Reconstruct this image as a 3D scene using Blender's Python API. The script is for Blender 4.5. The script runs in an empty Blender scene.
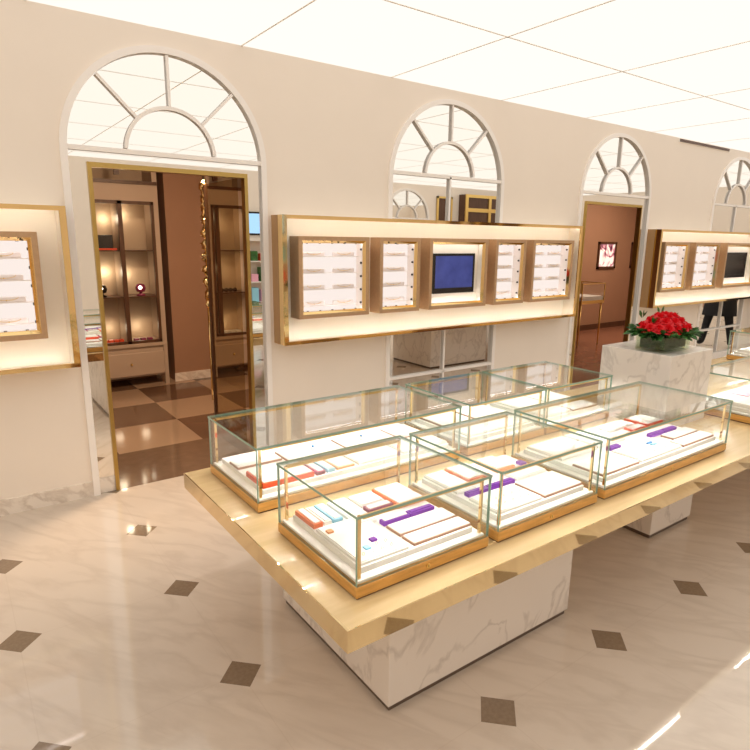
import bpy, bmesh, math, random
from mathutils import Vector, Matrix
random.seed(7)
S = bpy.context.scene
COL = S.collection
# ------------------------------------------------------------------ camera
W = 4.645                     # plane of the decorated wall
cam_d = bpy.data.cameras.new('camera'); cam = bpy.data.objects.new('camera', cam_d); COL.objects.link(cam)
cam_d.sensor_width = 36.0; cam_d.lens = 592.374 * 36.0 / 750.0; cam_d.clip_start = 0.05; cam_d.clip_end = 100
_r = Vector((0.81187526, -0.58370574, 0.01208995)); _u = Vector((0.11980685, 0.18683493, 0.97505847)); _f = Vector((0.57140605, 0.7901774, -0.22161861))
M = Matrix((( _r.x, _u.x, -_f.x, 0.0), (_r.y, _u.y, -_f.y, 0.0), (_r.z, _u.z, -_f.z, 1.92), (0, 0, 0, 1)))
cam.matrix_world = M
S.camera = cam
# ------------------------------------------------------------------ world, exposure, area lights
wd = bpy.data.worlds.new('world'); S.world = wd; wd.use_nodes = True
wd.node_tree.nodes['Background'].inputs[0].default_value = (1.0, 0.9, 0.78, 1); wd.node_tree.nodes['Background'].inputs[1].default_value = 0.25
S.view_settings.view_transform = 'Standard'; S.view_settings.look = 'None'; S.view_settings.exposure = 0.42; S.view_settings.gamma = 1.0
S.view_settings.use_curve_mapping = False
S.cycles.max_bounces = 12; S.cycles.glossy_bounces = 6; S.cycles.transparent_max_bounces = 32; S.cycles.diffuse_bounces = 5
S.cycles.sample_clamp_indirect = 6.0
S.cycles.caustics_reflective = False; S.cycles.caustics_refractive = False
CEIL_LIGHT = 0.86             # luminous ceiling panels
CASE_LED = 115.0               # strips under the glass case lids
NICHE_GLOW = 0.74            # added glow of the niche back panels
NICHE_FILL = 13.0              # added strips behind the bezels that brighten the niches
PANEL_FILL = 20.0               # added strips hidden behind the wall panel frames to brighten them
ROOM_FILL = 72.0              # added unseen lamp that lights the room behind the left door
SIDE_FILL = 70.0             # added unseen lamp brightening the room behind the right door
def area_light(name, loc, size, power, color, rot=(0, 0, 0)):
    d = bpy.data.lights.new(name, 'AREA'); d.energy = power; d.size = size; d.color = color
    o = bpy.data.objects.new(name, d); o.location = loc; o.rotation_euler = rot; COL.objects.link(o); return o
area_light('back_room_fill', (2.0, 5.30, 3.3), 0.5, ROOM_FILL, (1.0, 0.72, 0.48))
area_light('side_room_fill', (11.5, 6.2, 3.2), 1.4, SIDE_FILL, (1.0, 0.78, 0.6))

# ------------------------------------------------------------------ materials
MATS = {}
def mat(name, col, rough=0.5, metal=0.0, emit=0.0, ecol=None, spec=0.5, coat=0.0):
    m = bpy.data.materials.new(name); m.use_nodes = True
    b = m.node_tree.nodes['Principled BSDF']
    b.inputs['Base Color'].default_value = (*col, 1); b.inputs['Roughness'].default_value = rough; b.inputs['Metallic'].default_value = metal
    b.inputs['Specular IOR Level'].default_value = spec
    b.inputs['Coat Weight'].default_value = coat; b.inputs['Coat Roughness'].default_value = 0.05
    if emit:
        b.inputs['Emission Color'].default_value = (*(ecol or col), 1); b.inputs['Emission Strength'].default_value = emit
    MATS[name] = m; return m
def nodes(m): return m.node_tree.nodes, m.node_tree.links, m.node_tree.nodes['Principled BSDF']
def noisy(m, scale=8, amount=0.08, detail=4, stretch=(1, 1, 1), rough_amt=0.0, bump=0.0):
    """gentle procedural mottling of the base colour"""
    n, l, b = nodes(m); c = b.inputs['Base Color'].default_value[:]
    tc = n.new('ShaderNodeTexCoord'); mp = n.new('ShaderNodeMapping'); mp.inputs['Scale'].default_value = stretch
    nz = n.new('ShaderNodeTexNoise'); nz.inputs['Scale'].default_value = scale; nz.inputs['Detail'].default_value = detail
    rp = n.new('ShaderNodeValToRGB')
    rp.color_ramp.elements[0].position = 0.3; rp.color_ramp.elements[1].position = 0.7
    rp.color_ramp.elements[0].color = (*[x * (1 - amount) for x in c[:3]], 1); rp.color_ramp.elements[1].color = (*[min(1, x * (1 + amount)) for x in c[:3]], 1)
    l.new(tc.outputs['Object'], mp.inputs[0]); l.new(mp.outputs[0], nz.inputs['Vector']); l.new(nz.outputs['Fac'], rp.inputs[0]); l.new(rp.outputs[0], b.inputs['Base Color'])
    if bump:
        bp = n.new('ShaderNodeBump'); bp.inputs['Strength'].default_value = bump; bp.inputs['Distance'].default_value = 0.002
        l.new(nz.outputs['Fac'], bp.inputs['Height']); l.new(bp.outputs[0], b.inputs['Normal'])
    return m
def marble(name, base, vein, rough, scale=1.6, vein_w=0.06, angle=(0.4, 0.7, 0.5), strength=1.0, spec=0.5):
    m = mat(name, base, rough, spec=spec); n, l, b = nodes(m)
    tc = n.new('ShaderNodeTexCoord'); mp = n.new('ShaderNodeMapping'); mp.vector_type = 'TEXTURE'; mp.inputs['Rotation'].default_value = angle; mp.inputs['Scale'].default_value = (1.1, .34, .5)
    n1 = n.new('ShaderNodeTexNoise'); n1.inputs['Scale'].default_value = scale; n1.inputs['Detail'].default_value = 7; n1.inputs['Distortion'].default_value = 0.45
    r1 = n.new('ShaderNodeValToRGB'); e = r1.color_ramp.elements
    e[0].position = 0.5 - vein_w; e[0].color = (0, 0, 0, 1); e[1].position = 0.5 + vein_w; e[1].color = (0, 0, 0, 1)
    k = r1.color_ramp.elements.new(0.5); k.color = (strength, strength, strength, 1)
    n2 = n.new('ShaderNodeTexNoise'); n2.inputs['Scale'].default_value = scale * 1.7; n2.inputs['Detail'].default_value = 5
    mul = n.new('ShaderNodeMath'); mul.operation = 'MULTIPLY'
    mix = n.new('ShaderNodeMix'); mix.data_type = 'RGBA'; mix.inputs['A'].default_value = (*base, 1); mix.inputs['B'].default_value = (*vein, 1)
    l.new(tc.outputs['Object'], mp.inputs[0]); l.new(mp.outputs[0], n1.inputs['Vector']); l.new(mp.outputs[0], n2.inputs['Vector'])
    l.new(n1.outputs['Fac'], r1.inputs[0]); l.new(r1.outputs[0], mul.inputs[0]); l.new(n2.outputs['Fac'], mul.inputs[1]); l.new(mul.outputs[0], mix.inputs['Factor'])
    l.new(mix.outputs['Result'], b.inputs['Base Color'])
    return m
def wood(name, c0, c1, rough, scale=(1.2, 14, 14), coat=0.0, spec=0.4):
    m = mat(name, c0, rough, spec=spec, coat=coat); n, l, b = nodes(m)
    tc = n.new('ShaderNodeTexCoord'); mp = n.new('ShaderNodeMapping'); mp.inputs['Scale'].default_value = scale
    nz = n.new('ShaderNodeTexNoise'); nz.inputs['Scale'].default_value = 2.0; nz.inputs['Detail'].default_value = 6; nz.inputs['Distortion'].default_value = 0.4
    rp = n.new('ShaderNodeValToRGB'); rp.color_ramp.elements[0].position = 0.3; rp.color_ramp.elements[1].position = 0.7
    rp.color_ramp.elements[0].color = (*c0, 1); rp.color_ramp.elements[1].color = (*c1, 1)
    l.new(tc.outputs['Object'], mp.inputs[0]); l.new(mp.outputs[0], nz.inputs['Vector']); l.new(nz.outputs['Fac'], rp.inputs[0]); l.new(rp.outputs[0], b.inputs['Base Color'])
    return m
def clear_glass(name, tint, refl=1.0):
    m = bpy.data.materials.new(name); m.use_nodes = True; n = m.node_tree.nodes; l = m.node_tree.links
    n.remove(n['Principled BSDF'])
    tr = n.new('ShaderNodeBsdfTransparent'); tr.inputs[0].default_value = (*tint, 1)
    gl = n.new('ShaderNodeBsdfGlossy'); gl.inputs['Roughness'].default_value = 0.0; gl.inputs[0].default_value = (refl, refl, refl, 1)
    lw = n.new('ShaderNodeLayerWeight'); lw.inputs[0].default_value = 0.5
    p = n.new('ShaderNodeMath'); p.operation = 'POWER'; p.inputs[1].default_value = 5.0
    ma = n.new('ShaderNodeMath'); ma.operation = 'MULTIPLY_ADD'; ma.inputs[1].default_value = 0.96; ma.inputs[2].default_value = 0.035
    mx = n.new('ShaderNodeMixShader')
    l.new(lw.outputs['Facing'], p.inputs[0]); l.new(p.outputs[0], ma.inputs[0]); l.new(ma.outputs[0], mx.inputs[0]); l.new(tr.outputs[0], mx.inputs[1]); l.new(gl.outputs[0], mx.inputs[2])
    l.new(mx.outputs[0], n['Material Output'].inputs['Surface'])
    MATS[name] = m; return m
def emitter(name, col, strength):
    m = bpy.data.materials.new(name); m.use_nodes = True; n = m.node_tree.nodes; l = m.node_tree.links
    n.remove(n['Principled BSDF']); e = n.new('ShaderNodeEmission'); e.inputs[0].default_value = (*col, 1); e.inputs[1].default_value = strength
    l.new(e.outputs[0], n['Material Output'].inputs['Surface']); MATS[name] = m; return m

m_wall = noisy(mat('cream_wall_paint', (0.89, 0.80, 0.70), 0.55), 3, 0.010)
m_trim = mat('white_trim_lacquer', (0.94, 0.89, 0.84), 0.35)
m_ceil = emitter('luminous_ceiling_panel', (1.0, 0.92, 0.825), CEIL_LIGHT)
m_seam = mat('ceiling_seam_grey', (0.95, 0.92, 0.86), 0.6)
m_mirror = mat('silver_mirror', (0.92, 0.91, 0.88), 0.01, 1.0)
m_gold_mirror = mat('polished_gold_metal', (0.86, 0.63, 0.30), 0.06, 1.0)
m_gold = mat('brushed_brass', (0.80, 0.56, 0.20), 0.28, 1.0)
m_pale_gold = mat('pale_gold_polished_edge', (0.80, 0.62, 0.35), 0.035, 1.0)
m_bronze = noisy(mat('bronze_brown_lacquer', (0.50, 0.31, 0.165), 0.4), 40, 0.06)
m_tan = noisy(mat('tan_side_veneer', (0.46, 0.28, 0.13), 0.42), 30, 0.05, stretch=(1, 1, .1))
m_cream = mat('cream_lacquer', (0.93, 0.87, 0.76), 0.3)
m_niche = mat('white_niche_lining', (0.92, 0.85, 0.80), 0.4)
m_back = emitter('added_niche_glow', (1.0, 0.87, 0.80), NICHE_GLOW)
m_stud = mat('dark_stud', (0.05, 0.035, 0.03), 0.3, 0.6)
m_pink_pad = noisy(mat('pale_pink_pad', (0.96, 0.87, 0.85), 0.7), 30, 0.05)
m_table = wood('light_maple_veneer', (0.68, 0.48, 0.235), (0.80, 0.59, 0.32), 0.25, (0.9, 9, 9), coat=0.3)
m_caseb = noisy(mat('gold_oak_case_base', (0.68, 0.39, 0.12), 0.28, 0.5), 12, 0.15, stretch=(.6, .6, 6))
m_case_dark = mat('dark_brown_shadow_gap', (0.10, 0.035, 0.015), 0.5)
m_white = mat('white_leatherette', (0.90, 0.87, 0.81), 0.55)
m_marble = marble('white_veined_marble', (0.82, 0.76, 0.70), (0.44, 0.38, 0.34), 0.14, 1.9, 0.034, (0, -0.75, 0.6), 0.8)
m_marble_brown = mat('dark_plinth', (0.12, 0.08, 0.055), 0.4)
m_skirt = marble('skirting_marble', (0.84, 0.76, 0.67), (0.50, 0.40, 0.32), 0.2, 4.0, 0.08)
m_glass = clear_glass('clear_case_glass', (0.985, 0.992, 0.985))
m_glass_edge = mat('green_glass_edge', (0.30, 0.46, 0.36), 0.10, spec=0.8)
m_tint = clear_glass('bronze_tinted_glass', (0.87, 0.81, 0.69), 0.6)
m_niche_fill = emitter('niche_fill_strip', (1.0, 0.90, 0.86), NICHE_FILL)
m_panel_fill = emitter('panel_fill_strip', (1.0, 0.92, 0.80), PANEL_FILL)
m_led = emitter('led_strip', (1.0, 0.94, 0.85), CASE_LED)
m_orange = mat('orange_leather', (0.80, 0.16, 0.03), 0.5)
m_peach = mat('peach_leather', (0.85, 0.36, 0.14), 0.5)
m_red = mat('orange_red_leather', (0.78, 0.08, 0.02), 0.5)
m_purple = mat('purple_velvet', (0.20, 0.03, 0.40), 0.6)
m_cyan = mat('light_blue_leather', (0.30, 0.66, 0.85), 0.5)
m_blue = mat('blue_gem', (0.10, 0.35, 0.75), 0.2)
m_maroon = mat('maroon_leather', (0.26, 0.03, 0.09), 0.5)
m_line = mat('brown_tray_edging', (0.40, 0.22, 0.14), 0.5)
m_pink = mat('pink_card', (0.85, 0.42, 0.55), 0.6)
m_screen = noisy(mat('blue_screen', (0.05, 0.07, 0.28), 0.12, emit=0.28, ecol=(0.05, 0.065, 0.24)), 6, 0.3)
m_black = mat('black_plastic', (0.015, 0.012, 0.012), 0.25)
m_walnut = wood('dark_walnut', (0.075, 0.032, 0.016), (0.12, 0.055, 0.028), 0.35, (14, 14, 1.2))
m_taupe = mat('taupe_cabinet_paint', (0.50, 0.38, 0.28), 0.45)
m_shelfback = mat('beige_shelf_back', (0.52, 0.40, 0.28), 0.6)
m_brown_wall = noisy(mat('terracotta_brown_wall', (0.36, 0.20, 0.12), 0.6), 4, 0.02)
m_warm_lens = emitter('warm_spot_lens', (1.0, 0.86, 0.62), 9.0)
m_rose = mat('red_rose_petal', (0.74, 0.006, 0.016), 0.55)
m_leaf = noisy(mat('green_leaf', (0.035, 0.14, 0.025), 0.45), 12, 0.4)
m_moss = noisy(mat('dark_green_stems', (0.03, 0.055, 0.02), 0.6), 30, 0.6)
m_suit = mat('black_cloth', (0.012, 0.012, 0.015), 0.8)
m_skin = mat('skin', (0.55, 0.33, 0.23), 0.5)
m_hair = mat('dark_hair', (0.02, 0.014, 0.01), 0.5)
m_shirt = mat('white_shirt_cloth', (0.7, 0.68, 0.66), 0.8)

# floor: polished beige marble with rotated dark inlay squares at the tile corners
def floor_material():
    m = marble('polished_beige_marble', (0.67, 0.58, 0.49), (0.52, 0.43, 0.35), 0.05, 2.0, 0.09, (0, 0, -1.0), 0.75, spec=0.55)
    n, l, b = nodes(m)
    src = b.inputs['Base Color'].links[0].from_socket
    tc = n.new('ShaderNodeTexCoord'); sep = n.new('ShaderNodeSeparateXYZ'); l.new(tc.outputs['Object'], sep.inputs[0])
    def math_(op, a, v=None, c=None):
        k = n.new('ShaderNodeMath'); k.operation = op
        for i, x in enumerate((a, v, c)):
            if x is None: continue
            if isinstance(x, (int, float)): k.inputs[i].default_value = x
            else: l.new(x, k.inputs[i])
        return k.outputs[0]
    def dist(sock, off, period):   # distance to the nearest grid line
        t = math_('MULTIPLY_ADD', sock, 1.0 / period, -off / period + 0.5)
        t = math_('FRACT', t); t = math_('SUBTRACT', t, 0.5); t = math_('ABSOLUTE', t)
        return math_('MULTIPLY', t, period)
    dx = dist(sep.outputs[0], 0.085, 0.793); dy = dist(sep.outputs[1], 1.400, 0.822)
    inlay = math_('LESS_THAN', math_('ADD', dx, dy), 0.100)
    seam = math_('LESS_THAN', math_('MINIMUM', dx, dy), 0.0022)
    seam = math_('MULTIPLY', seam, 0.10)
    mx0 = n.new('ShaderNodeMix'); mx0.data_type = 'RGBA'; mx0.inputs['B'].default_value = (0.36, 0.25, 0.17, 1)
    l.new(seam, mx0.inputs['Factor']); l.new(src, mx0.inputs['A'])
    nz = n.new('ShaderNodeTexNoise'); nz.inputs['Scale'].default_value = 60; l.new(tc.outputs['Object'], nz.inputs['Vector'])
    rp = n.new('ShaderNodeValToRGB'); rp.color_ramp.elements[0].color = (0.20, 0.14, 0.095, 1); rp.color_ramp.elements[1].color = (0.30, 0.225, 0.155, 1); l.new(nz.outputs['Fac'], rp.inputs[0])
    mx = n.new('ShaderNodeMix'); mx.data_type = 'RGBA'; l.new(inlay, mx.inputs['Factor']); l.new(mx0.outputs['Result'], mx.inputs['A']); l.new(rp.outputs[0], mx.inputs['B'])
    l.new(mx.outputs['Result'], b.inputs['Base Color'])
    return m
m_floor = floor_material()
def checker_material(name, c0, c1, period, off, rough):
    m = mat(name, c0, rough); n, l, b = nodes(m)
    tc = n.new('ShaderNodeTexCoord'); mp = n.new('ShaderNodeMapping'); mp.inputs['Location'].default_value = (-off[0] / period[0], -off[1] / period[1], 0.5); mp.inputs['Scale'].default_value = (1 / period[0], 1 / period[1], 0)
    ck = n.new('ShaderNodeTexChecker'); ck.inputs['Scale'].default_value = 1.0; ck.inputs['Color1'].default_value = (*c0, 1); ck.inputs['Color2'].default_value = (*c1, 1)
    l.new(tc.outputs['Object'], mp.inputs[0]); l.new(mp.outputs[0], ck.inputs['Vector']); l.new(ck.outputs[0], b.inputs['Base Color'])
    return m
m_checker = checker_material('brown_checker_stone', (0.15, 0.082, 0.047), (0.40, 0.27, 0.175), (0.775, 0.80), (1.10, 5.46), 0.12)
m_dark_stone = noisy(mat('dark_brown_stone', (0.17, 0.105, 0.065), 0.10), 12, 0.08)
m_red_floor = noisy(mat('reddish_brown_floor', (0.30, 0.13, 0.08), 0.2), 6, 0.15)

# ------------------------------------------------------------------ mesh helpers
class MB:
    def __init__(s): s.v = []; s.f = []; s.mi = []; s.sm = []
    def add(s, verts, faces, mi=0, smooth=False):
        k = len(s.v); s.v += [tuple(p) for p in verts]
        for f in faces: s.f.append([k + i for i in f]); s.mi.append(mi); s.sm.append(smooth)
        return s
    def box(s, x0, x1, y0, y1, z0, z1, mi=0):
        v = [(x0, y0, z0), (x1, y0, z0), (x1, y1, z0), (x0, y1, z0), (x0, y0, z1), (x1, y0, z1), (x1, y1, z1), (x0, y1, z1)]
        return s.add(v, [(0, 3, 2, 1), (4, 5, 6, 7), (0, 1, 5, 4), (1, 2, 6, 5), (2, 3, 7, 6), (3, 0, 4, 7)], mi)
    def prism_xz(s, pts, y0, y1, mi=0):
        """polygon in the XZ plane (counter-clockwise seen from -Y) extruded along Y"""
        n = len(pts); v = [(x, y0, z) for x, z in pts] + [(x, y1, z) for x, z in pts]
        f = [tuple(range(n)), tuple(range(2 * n - 1, n - 1, -1))]
        for i in range(n): j = (i + 1) % n; f.append((j, i, n + i, n + j))
        return s.add(v, f, mi)
    def arc_band(s, cx, cz, r0, r1, a0, a1, y0, y1, n=28, mi=0):
        pts = [(cx + r1 * math.cos(a0 + (a1 - a0) * i / n), cz + r1 * math.sin(a0 + (a1 - a0) * i / n)) for i in range(n + 1)]
        inn = [(cx + r0 * math.cos(a0 + (a1 - a0) * i / n), cz + r0 * math.sin(a0 + (a1 - a0) * i / n)) for i in range(n + 1)]
        v = []
        for (a, b), (c, d) in zip(pts, inn): v += [(a, y0, b), (c, y0, d), (c, y1, d), (a, y1, b)]
        f = []
        for i in range(n):
            p = 4 * i; q = p + 4
            for k in range(4): f.append((p + k, p + (k + 1) % 4, q + (k + 1) % 4, q + k))
        f += [(3, 2, 1, 0), (4 * n, 4 * n + 1, 4 * n + 2, 4 * n + 3)]
        return s.add(v, f, mi)
    def bar_xz(s, p, q, w, y0, y1, mi=0):
        d = Vector((q[0] - p[0], q[1] - p[1])).normalized(); t = Vector((-d.y, d.x)) * w / 2
        pts = [(p[0] - t.x, p[1] - t.y), (q[0] - t.x, q[1] - t.y), (q[0] + t.x, q[1] + t.y), (p[0] + t.x, p[1] + t.y)]
        return s.prism_xz(pts, y0, y1, mi)
    def tube(s, pts, r, n=10, mi=0, cap=True):
        rings = []; P = [Vector(p) for p in pts]; R = r if isinstance(r, (list, tuple)) else [r] * len(P)
        v = []
        up = Vector((0, 0, 1))
        for i, p in enumerate(P):
            t = (P[min(i + 1, len(P) - 1)] - P[max(i - 1, 0)]).normalized()
            a = t.cross(up)
            if a.length < 1e-3: a = t.cross(Vector((0, 1, 0)))
            a.normalize(); b = t.cross(a)
            for k in range(n): th = 2 * math.pi * k / n; v.append(p + (a * math.cos(th) + b * math.sin(th)) * R[i])
        f = []
        for i in range(len(P) - 1):
            for k in range(n): f.append((i * n + k, i * n + (k + 1) % n, (i + 1) * n + (k + 1) % n, (i + 1) * n + k))
        if cap: f += [tuple(range(n - 1, -1, -1)), tuple(range((len(P) - 1) * n, len(P) * n))]
        return s.add(v, f, mi, True)
    def lathe(s, c, prof, n=16, mi=0, sx=1, sy=1):
        v = []; f = []
        for r, z in prof:
            for k in range(n): th = 2 * math.pi * k / n; v.append((c[0] + r * sx * math.cos(th), c[1] + r * sy * math.sin(th), c[2] + z))
        for i in range(len(prof) - 1):
            for k in range(n): f.append((i * n + k, i * n + (k + 1) % n, (i + 1) * n + (k + 1) % n, (i + 1) * n + k))
        f += [tuple(range(n - 1, -1, -1)), tuple(range((len(prof) - 1) * n, len(prof) * n))]
        return s.add(v, f, mi, True)
    def build(s, name, mats, parent=None, bevel=0.0, origin=None):
        me = bpy.data.meshes.new(name)
        o0 = Vector(origin) if origin else Vector((0, 0, 0))
        if parent is not None and origin is None: o0 = world_loc(parent)
        me.from_pydata([Vector(p) - o0 for p in s.v], [], s.f)
        if not isinstance(mats, (list, tuple)): mats = [mats]
        for m in mats: me.materials.append(m)
        for p, mi, sm in zip(me.polygons, s.mi, s.sm): p.material_index = mi; p.use_smooth = sm
        bm = bmesh.new(); bm.from_mesh(me); bmesh.ops.recalc_face_normals(bm, faces=bm.faces); bm.to_mesh(me); bm.free()
        me.update()
        o = bpy.data.objects.new(name, me); COL.objects.link(o)
        if parent is not None:
            o.parent = parent
            if origin: o.location = o0 - world_loc(parent)
        else: o.location = o0
        if bevel:
            b = o.modifiers.new('bevel', 'BEVEL'); b.width = bevel; b.segments = 2; b.limit_method = 'ANGLE'; b.angle_limit = math.radians(50)
        return o
def world_loc(o):
    v = Vector(o.location)
    while o.parent is not None: o = o.parent; v += Vector(o.location)
    return v
def tag(o, label=None, cat=None, group=None, kind=None):
    if label: o['label'] = label
    if cat: o['category'] = cat
    if group: o['group'] = group
    if kind: o['kind'] = kind
    return o
def thing(name, label, cat, loc=(0, 0, 0), group=None, kind=None):
    o = bpy.data.objects.new(name, None); COL.objects.link(o); o.location = loc; o.empty_display_size = 0.1
    return tag(o, label, cat, group, kind)
def struct(o): o['kind'] = 'structure'; return o
def copy_tree(o, parent=None):
    c = o.copy(); COL.objects.link(c)
    if parent is not None: c.parent = parent
    for ch in [x for x in o.children]: copy_tree(ch, c)
    return c
def B(*a): return MB().box(*a)

# ------------------------------------------------------------------ room shell
X0, X1, Y0, ZC = -3.5, 16.5, -3.2, 3.36
WT = 0.12
struct(B(X0, X1, Y0, W + 0.005, -0.1, 0).build('floor', m_floor))
struct(B(X0, X1, Y0 - .1, W + WT, ZC, ZC + 0.1).build('ceiling', m_ceil))
seams = MB()
x = 6.38 - 1.44 * 6
while x < X1: seams.box(x - .005, x + .005, Y0, W, ZC - .004, ZC + .001); x += 1.44
for y in (3.265, 1.825, .385, -1.055, -2.495): seams.box(X0, X1, y - .005, y + .005, ZC - .004, ZC + .001)
struct(seams.build('trim_1', m_seam))
struct(B(X0 - .1, X0, Y0, W + WT, 0, ZC).build('wall_left', m_wall))
struct(B(X1, X1 + .1, Y0, W + WT, 0, ZC).build('wall_right', m_wall))
# arches: centre x, half width
ARCH = [(1.482, 0.742), (4.26, 0.77), (7.165, 0.77), (10.47, 0.77)]
SP = 2.49                                            # spring line
wall = MB()
edges = [X0] + [e for c, h in ARCH for e in (c - h, c + h)] + [X1]
for i in range(0, len(edges), 2): wall.box(edges[i], edges[i + 1], W, W + WT, 0, ZC)
for c, h in ARCH:
    n = 40
    pts = [(c - h + 0, SP)] + [(c - h * math.cos(math.pi * i / n), SP + h * math.sin(math.pi * i / n)) for i in range(1, n)] + [(c + h, SP)]
    for a, b in zip(pts[:-1], pts[1:]):
        wall.prism_xz([(a[0], a[1]), (b[0], b[1]), (b[0], ZC), (a[0], ZC)], W, W + WT)
struct(wall.build('wall_back', m_wall))
skirt = MB()
for i in range(0, len(edges), 2): skirt.box(edges[i], edges[i + 1], W - .015, W, 0, 0.115)
struct(skirt.build('baseboard_back', m_skirt))
# wall behind the camera: openings are built on its face
struct(B(X0, X1, Y0 - .1, Y0, 0, ZC).build('wall_front', m_wall))

def arch_unit(idx, c, h, door):
    """white moulded casing, fan of muntins and silver mirror in a wall arch"""
    t = thing('window_%d' % idx, None, None, (c, W, 0), kind='structure')
    y0 = W - .02; R = h
    cas = MB()
    cas.arc_band(c, SP, R - .036, R + .010, 0, math.pi, y0, W + .02, 44)
    for sgn in (-1, 1):
        a, b = sorted((c + sgn * (R - .036), c + sgn * (R + .010))); cas.box(a, b, y0, W + .02, 0 if not door else 0, SP)
    cas.build('casing', m_trim, t)
    mu = MB(); ym = W - .012; yb = W + .012; zb = (2.512, 2.548, 2.53, 2.53)[idx - 1]; r = 0.325
    mu.box(c - R + .036, c + R - .036, ym, yb, zb - .016, zb + .016)
    mu.arc_band(c, zb, r - .013, r + .013, .07, math.pi - .07, ym + .001, yb - .001, 28)
    for a in (45, 90, 135):
        ca, sa = math.cos(math.radians(a)), math.sin(math.radians(a))
        ro = R - .04 - (zb - SP) * sa
        mu.bar_xz((c + (r + .012) * ca, zb + (r + .012) * sa), (c + ro * ca, zb + ro * sa), .02, ym, yb)
    if not door:
        mu.box(c - .011, c + .011, ym, yb, 0.14, zb)
        mu.box(c - R + .036, c + R - .036, ym, yb, .540, .568)
        mu.box(c - R + .036, c + R - .036, ym, yb, 0.0, .14)
    mu.build('muntin', m_trim, t)
    gl = MB(); n = 40
    zlo = 2.425 if door else .10
    pts = [(c - h + .01, zlo), (c + h - .01, zlo), (c + h - .01, SP)] + [(c + (h - .01) * math.cos(math.pi * i / n), SP + (h - .01) * math.sin(math.pi * i / n)) for i in range(1, n)] + [(c - h + .01, SP)]
    gl.prism_xz(pts, W + .013, W + .03)
    gl.build('mirror_glass', m_mirror, t)
    if door:
        for sgn in (-1, 1):
            a, b = sorted((c + sgn * (h - .037), c + sgn * (h - .152))); MB().box(a, b, W + .013, W + .03, .12, 2.425).build('mirror_strip', m_mirror, t)
            MB().box(a, b, W + .006, W + .03, 0, .12).build('plinth_block', m_skirt, t)
    return t
for i, (c, h) in enumerate(ARCH): arch_unit(i + 1, c, h, i in (0, 2))

def door_frame(idx, c, h, m_f, fw=.028, bottom=0.0):
    t = thing('door_%d' % idx, None, None, (c, W, 0), kind='structure')
    a = h - .152
    f = MB()
    for sgn in (-1, 1):
        x0, x1 = sorted((c + sgn * a, c + sgn * (a - fw))); f.box(x0, x1, W - .005, W + .062, bottom, 2.392)
    f.box(c - a, c + a, W - .005, W + .062, 2.392, 2.425)
    f.build('door_frame', m_f, t)
    return t
m_olive_gold = mat('aged_gold_frame', (0.50, 0.34, 0.11), 0.3, 1.0)
d1 = door_frame(1, *ARCH[0], m_olive_gold); d3 = door_frame(2, *ARCH[2], m_olive_gold, .016)

# ------------------------------------------------------------------ room behind the left door
R2 = (-0.6, 4.6, W + WT, 8.45)
struct(B(R2[0], R2[1], W + .005, R2[3], -.1, 0).build('floor', m_checker))
struct(B(ARCH[0][0] - .74, ARCH[0][0] + .74, W + .006, 5.46, -.05, .0015).build('trim_2', m_dark_stone))
struct(B(R2[0], R2[1], W + WT, R2[3], ZC, ZC + .1).build('ceiling', mat('taupe_ceiling', (0.5, 0.4, 0.3), 0.7)))
struct(B(R2[0] - .1, R2[0], W + WT, R2[3], 0, ZC).build('wall_left', m_brown_wall))
struct(B(R2[1], R2[1] + .1, W + WT, R2[3], 0, ZC).build('wall_right', m_brown_wall))
struct(B(R2[0], R2[1], R2[3], R2[3] + .1, 0, ZC).build('wall_back', m_brown_wall))
struct(B(2.42, 2.93, 8.01, R2[3], 0, ZC).build('wall_pier', m_brown_wall))
struct(B(2.41, 2.935, 7.995, 8.01, 0, 0.115).build('baseboard_pier', m_skirt))

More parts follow.
